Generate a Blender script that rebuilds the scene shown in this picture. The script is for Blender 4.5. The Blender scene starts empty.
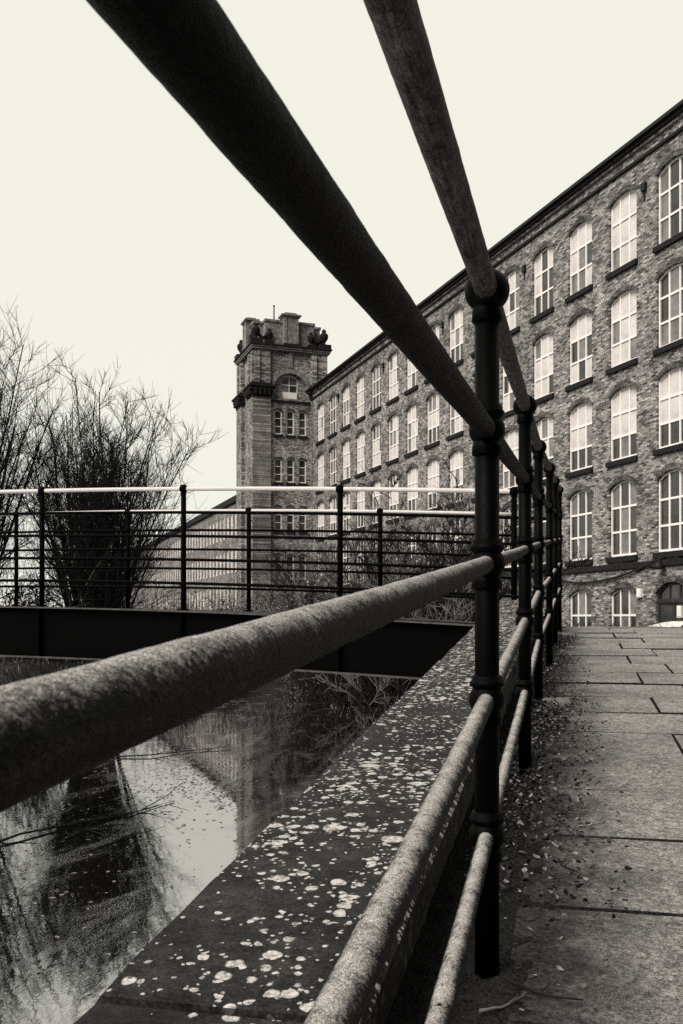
import bpy, math, random
from mathutils import Vector, Matrix
R = math.radians
rnd = random.Random(11)
scn = bpy.context.scene
COL = scn.collection

# ------------------------------------------------------------------ helpers
class MB:
    """collects geometry for ONE mesh object"""
    def __init__(s): s.v = []; s.f = []; s.m = []; s.sm = []
    def face(s, pts, mi=0, sm=False):
        n = len(s.v); s.v += [tuple(p) for p in pts]
        s.f.append(tuple(range(n, n+len(pts)))); s.m.append(mi); s.sm.append(sm)
    def raw(s, verts, faces, mi=0, sm=False):
        n = len(s.v); s.v += [tuple(p) for p in verts]
        for f in faces:
            s.f.append(tuple(i+n for i in f)); s.m.append(mi); s.sm.append(sm)
    def box(s, x0, x1, y0, y1, z0, z1, mi=0):
        s.hexa([(x0,y0,z0),(x1,y0,z0),(x1,y1,z0),(x0,y1,z0),(x0,y0,z1),(x1,y0,z1),(x1,y1,z1),(x0,y1,z1)], mi)
    def hexa(s, p, mi=0):
        s.raw(p, [(0,3,2,1),(4,5,6,7),(0,1,5,4),(1,2,6,5),(2,3,7,6),(3,0,4,7)], mi)
    def tube(s, pts, rad, n=8, mi=0, cap=True, sm=True):
        pts = [Vector(p) for p in pts]
        if not isinstance(rad, (list, tuple)): rad = [rad]*len(pts)
        base = len(s.v); N = len(pts); u = None
        for i, p in enumerate(pts):
            d = (pts[min(i+1,N-1)] - pts[max(i-1,0)])
            if d.length < 1e-9: d = Vector((0,0,1))
            d.normalize()
            if u is None:
                u = d.cross(Vector((0,0,1)) if abs(d.z) < .9 else Vector((1,0,0))).normalized()
            else:
                u = (u - d*u.dot(d))
                u = u.normalized() if u.length > 1e-6 else d.orthogonal().normalized()
            w = d.cross(u)
            for k in range(n):
                a = 2*math.pi*k/n
                s.v.append(tuple(p + (u*math.cos(a) + w*math.sin(a))*rad[i]))
        for i in range(N-1):
            for k in range(n):
                a, b = base+i*n+k, base+i*n+(k+1)%n
                s.f.append((a, b, b+n, a+n)); s.m.append(mi); s.sm.append(sm)
        if cap:
            s.f.append(tuple(base+k for k in range(n))[::-1]); s.m.append(mi); s.sm.append(False)
            s.f.append(tuple(base+(N-1)*n+k for k in range(n))); s.m.append(mi); s.sm.append(False)
    def lathe(s, c, prof, n=16, mi=0, sm=True):
        """prof: list of (radius, z) upward, about vertical axis through c"""
        base = len(s.v)
        for r, z in prof:
            for k in range(n):
                a = 2*math.pi*k/n
                s.v.append((c[0]+r*math.cos(a), c[1]+r*math.sin(a), c[2]+z))
        for i in range(len(prof)-1):
            for k in range(n):
                a, b = base+i*n+k, base+i*n+(k+1)%n
                s.f.append((a, b, b+n, a+n)); s.m.append(mi); s.sm.append(sm)
        s.f.append(tuple(base+k for k in range(n))[::-1]); s.m.append(mi); s.sm.append(False)
        t = base+(len(prof)-1)*n
        s.f.append(tuple(t+k for k in range(n))); s.m.append(mi); s.sm.append(False)
    def ball(s, c, r, mi=0, sz=1.0, n=20, m=12):
        s.lathe(c, [(max(r*math.sin(math.pi*i/m), r*.02), -r*sz*math.cos(math.pi*i/m)) for i in range(m+1)], n, mi)
    def build(s, name, mats, parent=None, loc=None, rz=0):
        me = bpy.data.meshes.new(name)
        me.from_pydata(s.v, [], s.f); me.update()
        if not isinstance(mats, (list, tuple)): mats = [mats]
        for m in mats: me.materials.append(m)
        me.polygons.foreach_set('material_index', s.m)
        me.polygons.foreach_set('use_smooth', s.sm)
        o = bpy.data.objects.new(name, me); COL.objects.link(o)
        if parent: o.parent = parent
        if loc: o.location = loc
        if rz: o.rotation_euler.z = rz
        return o

def tag(o, label, cat, group=None, kind=None):
    if label: o['label'] = label
    if cat: o['category'] = cat
    if group: o['group'] = group
    if kind: o['kind'] = kind
    return o
def empty(name, loc=(0,0,0), rz=0):
    o = bpy.data.objects.new(name, None); COL.objects.link(o)
    o.location = loc; o.rotation_euler.z = rz; o.empty_display_size = .2
    return o

# ------------------------------------------------------------------ materials
TINT = (1.0, .925, .875)
def tint(v): return (v*TINT[0], v*TINT[1], v*TINT[2], 1)
class NT:
    def __init__(s, name):
        s.mat = bpy.data.materials.new(name); s.mat.use_nodes = True
        s.t = s.mat.node_tree; s.t.nodes.clear()
        s.out = s.n('ShaderNodeOutputMaterial'); s.b = s.n('ShaderNodeBsdfPrincipled')
        s.l(s.b.outputs[0], s.out.inputs[0])
        s.tc = s.n('ShaderNodeTexCoord')
        s.co = s.tc.outputs['Object']
    def n(s, t, **kw):
        nd = s.t.nodes.new(t)
        for k, v in kw.items(): setattr(nd, k, v)
        return nd
    def l(s, a, b): s.t.links.new(a, b)
    def noise(s, scale, detail=4, rough=.55, co=None, dist=0):
        nd = s.n('ShaderNodeTexNoise'); nd.inputs['Scale'].default_value = scale
        nd.inputs['Detail'].default_value = detail; nd.inputs['Roughness'].default_value = rough
        nd.inputs['Distortion'].default_value = dist
        s.l(co or s.co, nd.inputs['Vector']); return nd.outputs['Fac']
    def ramp(s, fac, stops):
        nd = s.n('ShaderNodeValToRGB'); cr = nd.color_ramp
        while len(cr.elements) > 1: cr.elements.remove(cr.elements[-1])
        for i, (p, c) in enumerate(stops):
            e = cr.elements[0] if i == 0 else cr.elements.new(p)
            e.position = p; e.color = c if isinstance(c, tuple) else (c, c, c, 1)
        s.l(fac, nd.inputs['Fac']); return nd.outputs['Color']
    def math(s, op, a, b=None, clamp=False):
        nd = s.n('ShaderNodeMath', operation=op, use_clamp=clamp)
        for i, x in enumerate((a, b)):
            if x is None: continue
            if isinstance(x, (int, float)): nd.inputs[i].default_value = x
            else: s.l(x, nd.inputs[i])
        return nd.outputs[0]
    def mix(s, fac, a, b, mode='MIX'):
        nd = s.n('ShaderNodeMix', data_type='RGBA', blend_type=mode)
        for i, x in ((0, fac), (6, a), (7, b)):
            if isinstance(x, (int, float)): nd.inputs[i].default_value = x
            elif isinstance(x, tuple): nd.inputs[i].default_value = x
            else: s.l(x, nd.inputs[i])
        return nd.outputs[2]
    def bump(s, h, strength=.4, dist=.01):
        nd = s.n('ShaderNodeBump'); nd.inputs['Strength'].default_value = strength
        nd.inputs['Distance'].default_value = dist
        s.l(h, nd.inputs['Height']); s.l(nd.outputs[0], s.b.inputs['Normal'])
    def set(s, col=None, rough=None, spec=None, metal=None, ior=None):
        for nm, v in (('Base Color', col), ('Roughness', rough), ('Specular IOR Level', spec), ('Metallic', metal), ('IOR', ior)):
            if v is None: continue
            if isinstance(v, (int, float, tuple)): s.b.inputs[nm].default_value = v
            else: s.l(v, s.b.inputs[nm])
        return s.mat
    def swiz(s, order, scale=(1,1,1)):
        sp = s.n('ShaderNodeSeparateXYZ'); cb = s.n('ShaderNodeCombineXYZ'); s.l(s.co, sp.inputs[0])
        for i, ch in enumerate(order):
            if ch == '0': continue
            s.l(s.math('MULTIPLY', sp.outputs['XYZ'.index(ch)], scale[i]), cb.inputs[i])
        return cb.outputs[0]

def simple(name, v, rough=.7, nscale=20, var=.3, spec=.3, bump=0):
    m = NT(name); f = m.noise(nscale, 5)
    c = m.ramp(f, [(.3, tint(v*(1-var))), (.7, tint(v*(1+var)))])
    if bump: m.bump(f, bump, .01)
    return m.set(c, rough, spec)

def iron(name, lo, hi, r0, r1, wear=.5, bump=.25, spec=.3, grain=.5, metal=0.0, worn=None, wr0=.70, axis=(.231,.969,.087)):
    """old paint over iron: fine speckle and scuffs that run along the pipe"""
    m = NT(name)
    dot = m.n('ShaderNodeVectorMath', operation='DOT_PRODUCT'); m.l(m.co, dot.inputs[0]); dot.inputs[1].default_value = axis
    sc = m.n('ShaderNodeVectorMath', operation='SCALE'); sc.inputs[0].default_value = axis; m.l(m.math('MULTIPLY', dot.outputs['Value'], -.88), sc.inputs['Scale'])
    ad = m.n('ShaderNodeVectorMath', operation='ADD'); m.l(m.co, ad.inputs[0]); m.l(sc.outputs[0], ad.inputs[1])
    big = m.noise(11, 8, .75); fine = m.noise(480, 2, .8); mid = m.noise(110, 6, .75); streak = m.noise(150, 4, .7, ad.outputs[0])
    mixf = m.math('ADD', m.math('ADD', m.math('MULTIPLY', big, .26), m.math('MULTIPLY', streak, .36)), m.math('ADD', m.math('MULTIPLY', mid, .22), m.math('MULTIPLY', fine, .16)))
    c = m.ramp(mixf, [(wear-.09, tint(lo)), (wear, tint(lo*.6+hi*.4)), (wear+.09, tint(hi))])
    gr = m.ramp(m.noise(900, 2, .8), [(.36, 1-grain), (.64, 1+grain)])
    c = m.mix(1, c, gr, 'MULTIPLY')
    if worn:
        # pale ragged wear on the upper side, doubling as painted top light
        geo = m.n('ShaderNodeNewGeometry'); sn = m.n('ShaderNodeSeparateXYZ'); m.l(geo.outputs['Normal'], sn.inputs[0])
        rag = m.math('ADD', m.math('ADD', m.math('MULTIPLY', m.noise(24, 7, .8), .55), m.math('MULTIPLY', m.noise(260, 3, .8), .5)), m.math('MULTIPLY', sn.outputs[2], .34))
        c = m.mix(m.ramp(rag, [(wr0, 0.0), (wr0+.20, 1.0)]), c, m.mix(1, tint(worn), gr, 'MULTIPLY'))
    chip = m.ramp(m.noise(60, 5, .8, None, 1.0), [(.35, 1.0), (.385, 0.0)])
    c = m.mix(chip, c, tint(lo*.4))
    rr = m.ramp(mixf, [(.42, r0), (.62, r1)])
    lump = m.noise(30, 3, .6, None, 1.5)
    m.bump(m.math('ADD', m.math('MULTIPLY', lump, 1.5), m.math('ADD', mid, m.math('MULTIPLY', fine, .6))), bump, .0022)
    return m.set(c, rr, spec, metal)

def brick(name, axes, lo, hi, mortar, sc=1.0, blotch=.6):
    m = NT(name); co = m.swiz(axes)
    br = m.n('ShaderNodeTexBrick'); m.l(co, br.inputs['Vector'])
    br.inputs['Scale'].default_value = sc; br.offset = .5
    br.inputs['Brick Width'].default_value = .27; br.inputs['Row Height'].default_value = .09
    br.inputs['Mortar Size'].default_value = .012; br.inputs['Bias'].default_value = 0
    br.inputs['Color1'].default_value = tint(lo); br.inputs['Color2'].default_value = tint(hi)
    br.inputs['Mortar'].default_value = tint(mortar)
    f = m.noise(1.4, 8, .72); g = m.noise(13, 4, .7); soot = m.noise(.22, 4, .6)
    k = m.ramp(g, [(.36, .42), (.5, .9), (.64, 1.6)])
    k2 = m.ramp(f, [(.38, .6), (.6, 1.2)])
    k3 = m.ramp(soot, [(.35, .7), (.65, 1.15)])
    c = m.mix(1, br.outputs['Color'], k, 'MULTIPLY'); c = m.mix(1, c, k2, 'MULTIPLY'); c = m.mix(1, c, k3, 'MULTIPLY')
    m.bump(m.math('ADD', br.outputs['Fac'], m.math('MULTIPLY', g, -1.5)), .35, .03)
    return m.set(c, .9, .15)

M = {}
M['post'] = iron('black_paint', .0008, .003, .4, .65, .6, .25, .04)
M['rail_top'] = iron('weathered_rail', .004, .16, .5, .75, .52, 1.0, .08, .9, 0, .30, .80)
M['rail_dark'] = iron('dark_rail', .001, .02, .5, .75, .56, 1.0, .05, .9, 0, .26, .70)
M['rail_mid'] = iron('worn_toplit_rail', .0015, .05, .5, .75, .54, 1.0, .08, .9, 0, .40, .695)
M['bridge_iron'] = iron('bridge_black', .001, .004, .5, .7, .6, .2, .02)
M['bridge_pale'] = iron('bridge_handrail_pale', .45, .7, .35, .5, .5, .2, .3, .1)
M['girder_edge'] = simple('girder_edge', .05, .6, 14, .5)
M['brick_x'] = brick('mill_brick', 'XZ0', .035, .48, .20)
M['brick_y'] = brick('tower_brick_front', 'YZ0', .06, .52, .25)
M['brick_dark'] = brick('arch_brick', 'XZ0', .05, .16, .08)
M['brick_dark_y'] = brick('arch_brick_tower', 'YZ0', .03, .09, .04)
M['stone_dark'] = simple('sooty_stone', .009, .9, 6, .6)
M['stone_mid'] = simple('tower_stone', .20, .9, 4, .6)
M['frame'] = simple('white_window_paint', .82, .45, 8, .06)
M['gutter'] = simple('black_gutter', .006, .6, 8, .4)
M['slate'] = simple('slate_roof', .06, .6, 2, .4)
M['twig'] = simple('bark', .010, .9, 8, .4)
M['twig_pale'] = simple('pale_twig', .13, .9, 8, .5)
M['leaf_dark'] = simple('ivy_leaf', .014, .5, 3, .6, .4)
M['leaf_mid'] = simple('thicket_leaf', .19, .6, 3, .7, .4)
M['grass'] = simple('dry_grass', .05, .9, 3, .6)
M['litter'] = simple('dead_leaf', .035, .7, 14, .75)
M['litter_pale'] = simple('pale_dead_leaf', .22, .7, 14, .5)
M['sett'] = simple('pale_sett', .15, .9, 30, .4, .3, .6)
M['car_white'] = simple('white_car_paint', .85, .25, 3, .02, .5)
M['car_black'] = simple('black_car_paint', .01, .2, 3, .02, .5)
M['car_glass'] = simple('car_glass', .01, .08, 3, .02, .5)
M['rubber'] = simple('tyre_rubber', .015, .9, 10, .2)
M['hub'] = simple('wheel_rim', .4, .35, 10, .1)
M['lamp_white'] = simple('white_plastic', .8, .5, 10, .05)

def glass(name, lo, hi, sc, rough=.08):
    m = NT(name); f = m.noise(sc, 3, .6)
    return m.set(m.ramp(f, [(.35, tint(lo)), (.65, tint(hi))]), rough, .6)
M['pane_pale'] = glass('pane_blind_reflection', .46, .66, 1.3, .12)  # pale blinds, with the sky reflected in the glass put into the colour
M['pane_mid'] = glass('pane_with_net', .10, .22, 1.7, .1)
M['pane_dark'] = glass('pane_dark_room', .008, .05, 1.2, .06)

def mk_coping():
    m = NT('coping_stone')
    g = m.noise(160, 5, .75); b = m.noise(5, 6, .6); st = m.noise(24, 5, .7)
    base = m.ramp(m.math('ADD', m.math('MULTIPLY', g, .6), m.math('MULTIPLY', st, .4)), [(.40, tint(.004)), (.60, tint(.036))])
    base = m.mix(1, base, m.ramp(b, [(.35, .6), (.65, 1.5)]), 'MULTIPLY')
    wob = m.n('ShaderNodeTexNoise'); wob.inputs['Scale'].default_value = 38; wob.inputs['Detail'].default_value = 4
    m.l(m.co, wob.inputs['Vector'])
    add = m.n('ShaderNodeVectorMath', operation='MULTIPLY_ADD')
    add.inputs[1].default_value = (.019, .019, .019); m.l(wob.outputs['Color'], add.inputs[0]); m.l(m.co, add.inputs[2])
    masks = []
    sp0 = m.n('ShaderNodeSeparateXYZ'); m.l(m.co, sp0.inputs[0])
    # colonies thicken further up the wall, with a bare patch on the fourth slab
    along = m.ramp(m.math('MULTIPLY', sp0.outputs[1], .1), [(.10, .0), (.20, .14), (.25, .6), (.275, .6), (.285, .12), (.37, .15), (.385, .62), (.9, .55)])
    dens = m.math('ADD', m.math('MULTIPLY', m.ramp(m.noise(5.5, 3, .55), [(.40, .1), (.60, 1.0)]), .55), m.math('MULTIPLY', along, .6))
    for sc, lo, hi, cut in ((17, .30, .50, .40), (28, .30, .52, .27), (46, .22, .52, .24), (85, .2, .5, .30)):
        v = m.n('ShaderNodeTexVoronoi', voronoi_dimensions='3D'); v.inputs['Scale'].default_value = sc
        v.inputs['Randomness'].default_value = .95
        m.l(add.outputs[0], v.inputs['Vector'])
        sp = m.n('ShaderNodeSeparateColor'); m.l(v.outputs['Color'], sp.inputs[0])
        on = m.math('GREATER_THAN', m.math('ADD', sp.outputs[0], m.math('MULTIPLY', dens, .9)), cut+.72)
        rad = m.math('MULTIPLY', sp.outputs[1], hi)
        d = m.math('SUBTRACT', rad, v.outputs['Distance'])
        k = m.math('MULTIPLY', m.math('MULTIPLY', d, 14, True), on)
        masks.append(k)
    f = m.math('MAXIMUM', m.math('MAXIMUM', masks[0], masks[1]), m.math('MAXIMUM', masks[2], masks[3]))
    geo = m.n('ShaderNodeNewGeometry'); sn = m.n('ShaderNodeSeparateXYZ'); m.l(geo.outputs['True Normal'], sn.inputs[0])
    f = m.math('MULTIPLY', f, m.ramp(sn.outputs[2], [(.3, .12), (.7, 1.0)]))
    f = m.math('MULTIPLY', f, m.ramp(m.noise(75, 5, .75), [(.36, .15), (.50, 1.0)]))
    tex = m.ramp(m.noise(120, 4, .7), [(.3, tint(.26)), (.7, tint(.70))])
    c = m.mix(f, base, tex)
    m.bump(m.math('ADD', m.math('ADD', g, m.math('MULTIPLY', f, .5)), st), .55, .004)
    return m.set(c, m.ramp(f, [(0, .7), (1, .95)]), .12)
M['coping'] = mk_coping()

def mk_pave():
    m = NT('flagstone')
    g = m.noise(260, 4, .8); st = m.noise(30, 6, .7); b = m.noise(2.2, 5, .6)
    c = m.ramp(m.math('ADD', m.math('MULTIPLY', g, .5), m.math('ADD', m.math('MULTIPLY', st, .2), m.math('MULTIPLY', m.noise(85, 3, .8), .3))), [(.42, tint(.035)), (.5, tint(.19)), (.58, tint(.52))])
    c = m.mix(1, c, m.ramp(b, [(.3, .65), (.7, 1.3)]), 'MULTIPLY')
    # damp soil and moss creeping over the flags beside the fence, ragged edged
    sp = m.n('ShaderNodeSeparateXYZ'); m.l(m.co, sp.inputs[0])
    edge = m.math('ADD', sp.outputs[0], m.math('MULTIPLY', m.math('SUBTRACT', m.noise(5, 6, .7), .5), .55))
    dirt = m.ramp(edge, [(.10, 1.0), (.22, .5), (.36, 0.0)])
    c = m.mix(dirt, c, m.ramp(m.noise(90, 5, .8), [(.42, tint(.005)), (.62, tint(.06))]))
    pale = m.math('GREATER_THAN', m.noise(9, 5, .75), .69)
    c = m.mix(m.math('MULTIPLY', pale, .75), c, tint(.5))
    m.bump(m.math('ADD', g, m.math('MULTIPLY', st, 1.5)), .6, .003)
    return m.set(c, .8, .3)
M['pave'] = mk_pave()
M['soil'] = simple('dark_soil', .02, .95, 140, .9, .1, 1.0)

def mk_ground():
    m = NT('ground')
    g = m.noise(1.2, 8, .7); f = m.noise(9, 6, .75)
    c = m.ramp(m.math('ADD', m.math('MULTIPLY', g, .4), m.math('MULTIPLY', f, .6)), [(.38, tint(.006)), (.5, tint(.03)), (.66, tint(.11))])
    m.bump(f, .8, .1)
    return m.set(c, .95, .1)
M['ground'] = mk_ground()

def mk_wall():
    m = NT('canal_wall_stone'); co = m.swiz('YZ0')
    br = m.n('ShaderNodeTexBrick'); m.l(co, br.inputs['Vector'])
    br.inputs['Scale'].default_value = 1; br.inputs['Brick Width'].default_value = .6; br.inputs['Row Height'].default_value = .28
    br.inputs['Mortar Size'].default_value = .015
    br.inputs['Color1'].default_value = tint(.05); br.inputs['Color2'].default_value = tint(.11); br.inputs['Mortar'].default_value = tint(.03)
    c = m.mix(1, br.outputs['Color'], m.ramp(m.noise(9, 6, .7), [(.35, .4), (.65, 1.5)]), 'MULTIPLY')
    m.bump(br.outputs['Fac'], -.5, .02)
    return m.set(c, .85, .2)
M['canal_wall'] = mk_wall()

def mk_water():
    m = NT('canal_water')
    mp = m.n('ShaderNodeMapping'); mp.inputs['Scale'].default_value = (1, .35, 1); m.l(m.co, mp.inputs[0])
    w1 = m.noise(5, 3, .5, mp.outputs[0]); w2 = m.noise(28, 2, .5, mp.outputs[0])
    m.bump(m.math('ADD', w1, m.math('MULTIPLY', w2, .12)), .03, .05)
    scum = m.noise(1.3, 7, .72, mp.outputs[0], .6); fine = m.noise(55, 3, .7)
    s = m.math('MULTIPLY', m.ramp(scum, [(.50, 0.0), (.62, 1.0)]), m.ramp(fine, [(.5, 0.0), (.62, 1.0)]))
    c = m.mix(m.math('MULTIPLY', s, .8), tint(.006), tint(.10))
    return m.set(c, m.ramp(s, [(0, .02), (1, .5)]), .5, None, 7.0)
M['water'] = mk_water()

# ------------------------------------------------------------------ frames of reference (metres; camera at the origin, looking +Y)
F = 950.0; HZ = 619.0; CX = 341.5
def at(x, y, Y): return Vector(((x-CX)/F*Y, Y, (HZ-y)/F*Y))
RZF = -math.atan(.2374)                       # towpath frame: local x = across (a), local y = along (L)
ce, se = math.cos(-RZF), math.sin(-RZF)
O = Vector((-.152, 0, 0))
def al(a, L, z=0): return Vector((O.x + a*ce + L*se, -a*se + L*ce, z))
def path_z(L):
    if L < 9.6: return -.798 + .0656*L
    if L < 11.6:
        t = (L-9.6)/2.0
        return -.1682 + .0656*2*(t - t*t/2)*1.0
    if L < 13: return -.1026
    t = min(1, (L-13)/11); t = t*t*(3-2*t)
    return -.1026 - t*1.56
def cop_z(L): return -.655 + .0871*L
ZW = -3.3
GZ = -1.68

# ------------------------------------------------------------------ ground, water
def smooth(a, b, x):
    t = max(0, min(1, (x-a)/(b-a))); return t*t*(3-2*t)
def ground_z(a, L):
    n = math.sin(a*1.7+L*.9)*.05 + math.sin(a*.6-L*1.3)*.06
    right = GZ + n*.4
    if L < 26: right = max(right, path_z(L) - .16 - 1.6*smooth(3.4, 7.5, a))
    land = GZ + n*2
    bank = 52.0 + 1.6*math.sin(a*.5) + .8*math.sin(a*1.3+1)
    z_can = -4.4
    far = z_can + (land - z_can)*smooth(bank-2.5, bank+3.0, L)
    lft = z_can + (land - z_can)*smooth(-16.0, -17.6, a) if a < 0 else land
    left = max(far, lft)
    if L < 12.2:
        w = smooth(-.46, -.30, a)
    else:
        s = smooth(12.2, 15, L)
        w = smooth(-.46 - 4.6*s - .1*max(0, L-15) - .25*max(0, L-30), -.30 - .2*s, a)
    return left + (right-left)*w
AL = [-500,-250,-120,-70,-45,-32,-24,-20,-18.5,-17.6,-17.0,-16.5,-16,-15,-13.5,-12.5,-11,-9.5,-8,-7,-6,-5.2,-4.6,-4,-3.5,-3,-2.5,-2,-1.5,-1,-.7,-.47,-.30,-.13,.3,1,2,3,3.4,4,4.7,5.5,6.5,7.5,9,12,16,22,32,48,80,150,300,500]
LL = [-400,-150,-60,-25,-12,-6,-3,-1] + [i*1.0 for i in range(0,48)] + [48.5,50,51.5,53,55,58,62,70,85,110,150,220,320,500,800]
mb = MB()
verts = [tuple((a, L, ground_z(a, L))) for L in LL for a in AL]
na = len(AL)
mb.raw(verts, [(j*na+i, j*na+i+1, (j+1)*na+i+1, (j+1)*na+i) for j in range(len(LL)-1) for i in range(na-1)], 0, True)
g = mb.build('ground', M['ground'], None, (O.x, O.y, 0), RZF); g['kind'] = 'structure'
mb = MB(); mb.face([(-40,-60,0),(-.40,-60,0),(-.40,70,0),(-40,70,0)])
w = mb.build('canal_water', M['water'], None, (O.x, O.y, ZW), RZF); w['kind'] = 'structure'

# ------------------------------------------------------------------ flagstone pavement
mb = MB()
row0 = 2.79; rl = .555
LLs = [row0 + rl*n for n in range(-14, 40)]
for n in range(len(LLs)-1):
    L0, L1 = LLs[n], LLs[n+1]
    odd = n % 2; gp = .0022 if L1 < 3.1 else .0042 if L1 < 4.0 else .008 if L1 < 5.2 else .012
    # rows counted so that the joints fall as seen
    a = (-.02 if odd == 0 else -.02)
    edges = [.03, .60 if odd == 0 else .83]
    while edges[-1] < 3.1: edges.append(edges[-1] + rnd.uniform(.72, .95))
    if L1 < 2.9: edges = [.03, .03+.98+.3*odd, 2.2, 3.2]
    for e in range(len(edges)-1):
        a0, a1 = edges[e]+.0045, edges[e+1]-.0045
        b = .004; dz = rnd.uniform(-.005, .004); tl = rnd.uniform(-.004, .004)
        j = [rnd.uniform(-.003, .003) for _ in range(4)]
        def P(a, L, d): return (a, L, path_z(L)+dz+d+tl*(a-a0)/(a1-a0))
        c = [(a0+j[0], L0+gp+j[1]), (a1+j[2], L0+gp+j[3]), (a1+j[0], L1-gp+j[2]), (a0+j[3], L1-gp+j[0])]
        i_ = [(c[0][0]+b, c[0][1]+b), (c[1][0]-b, c[1][1]+b), (c[2][0]-b, c[2][1]-b), (c[3][0]+b, c[3][1]-b)]
        mb.raw([P(p[0], p[1], -.05) for p in c] + [P(p[0], p[1], -.004) for p in c] + [P(p[0], p[1], 0) for p in i_],
               [(8,9,10,11)])
        nb_ = len(mb.v)-12
        for q in ((0,1,5,4),(1,2,6,5),(2,3,7,6),(3,0,4,7),(4,5,9,8),(5,6,10,9),(6,7,11,10),(7,4,8,11)):
            mb.f.append(tuple(x+nb_ for x in q)); mb.m.append(1); mb.sm.append(False)
pv = mb.build('pavement', [M['pave'], M['soil']], None, (O.x, O.y, 0), RZF); pv['kind'] = 'structure'
from mathutils import noise as mn
mb = MB(); Ls = [-6+i*.1 for i in range(60)] + [i*.018 for i in range(250)] + [4.5+i*.06 for i in range(320)]; As = [-.16+.0155*i for i in range(27)] + [.30,3.3]
vv = []
for L in Ls:
    for a in As:
        z = path_z(L) - .02
        if a < .25:
            h = mn.noise((a*14, L*14, 0))*.012 + mn.noise((a*45, L*45, 3))*.012 + mn.noise((a*3, L*2.2, 5))*.012
            z += max(0, .026 + h)*(1-smooth(-.02, .26, a + mn.noise((0, L*2.5, 9))*.12))
        vv.append((a, L, z))
k = len(As)
mb.raw(vv, [(j*k+i, j*k+i+1, (j+1)*k+i+1, (j+1)*k+i) for j in range(len(Ls)-1) for i in range(k-1)], 0, True)
sb = mb.build('soil', M['soil'], None, (O.x, O.y, 0), RZF); sb['kind'] = 'structure'

# ------------------------------------------------------------------ canal wall with coping
wall = empty('canal_wall', al(-.32, 0, ZW), RZF)
tag(wall, 'low stone canal wall with lichen spotted coping slabs beside the railing', 'wall')
mb = MB()
for p, q in zip([-6+i for i in range(17)], [-5+i for i in range(17)]):
    q = min(q, 10.9)
    zt0, zt1 = cop_z(p)-.085-ZW, cop_z(q)-.085-ZW
    mb.hexa([(-.165,p,-1.6),(.165,p,-1.6),(.165,q,-1.6),(-.165,q,-1.6),(-.165,p,zt0),(.165,p,zt0),(.165,q,zt1),(-.165,q,zt1)])
    if q >= 10.9: break
mb.build('wall_face', M['canal_wall'], wall)
J = [-4.4,-2.9,-1.45,0,1.28,2.76,3.76,5.1,6.5,7.9,9.3,10.85]
for p, q in zip(J[:-1], J[1:]):
    mb = MB(); p += .009; q -= .009; d = rnd.uniform(-.006, .006); t = rnd.uniform(-.006, .006)
    n = 10; b = .010
    prof = [(-.20,-.085),(-.20,-b-.004),(-.20+b,0),(.20-b,0),(.20,-b-.004),(.20,-.085)]
    rows = []
    for i in range(n+1):
        L = p+(q-p)*i/n
        e = .006 if i in (0, n) else 0
        rows.append([(x+d+rnd.uniform(-.0025,.0025), L, cop_z(L)+t+z-ZW-(e if z > -.05 else 0)+rnd.uniform(-.0012,.0012)) for x, z in prof])
    base = [v for r in rows for v in r]; k = len(prof)
    fs = [(i*k+c, i*k+c+1, (i+1)*k+c+1, (i+1)*k+c) for i in range(n) for c in range(k-1)]
    fs += [tuple(range(k)), tuple(n*k+c for c in range(k))[::-1], ]
    fs += [((i+1)*k, (i+1)*k+k-1, i*k+k-1, i*k) for i in range(n)]
    mb.raw(base, fs)
    mb.build('coping_stone', M['coping'], wall)

# ------------------------------------------------------------------ the pipe railing
K = .0019
rail_off = [243*K, 104*K, -30*K, -165.5*K, -301*K]
rail_r = [.0215, .0186, .0158, .0158, .0146]
ks = [-1.7, -.8, .1, 1.0, 1.9, 2.8, 3.7, 4.6, 5.5]
bend = {3.7: .028, 4.6: .047, 5.5: .074}
def fpt(k, z=None):
    Y = k*1.805
    return Vector((.2374*Y - .152 + bend.get(k, 0), Y, 0))
def rz_(j, Y): return rail_off[j] + .0895*Y
fence = empty('pipe_railing', (fpt(1).x, fpt(1).y, path_z(1.86)), 0)
tag(fence, 'long black iron pipe railing of five rails running up beside the pavement', 'railing')
fo = fence.location
for k in ks:
    p = fpt(k); L = p.y/ce
    mb = MB()
    zb = path_z(L) - .09; zt = rz_(0, p.y)
    mb.tube([p - fo + Vector((0,0,zb)), p - fo + Vector((0,0,zt-.005))], .0233, 20)
    po = mb.build('post', M['post'], fence)
    for j in range(5):
        z = rz_(j, p.y); mb = MB(); c = p - fo + Vector((0,0,z))
        r = .043 if j == 0 else .0345
        mb.ball(c, r, 0, .95, 24, 14)
        if j > 0:
            mb.lathe(c, [(.0245,r*.55),(.033,r*.80),(.0335,r*.98),(.0305,r*1.02),(.029,r*1.3),(.0245,r*1.34)], 20)
        mb.lathe(c, [(.0245,-r*1.42),(.029,-r*1.36),(.0285,-r*.95),(.026,-r*.6)], 20)
        mb.build('ball_joint', M['post'], po)
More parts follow.
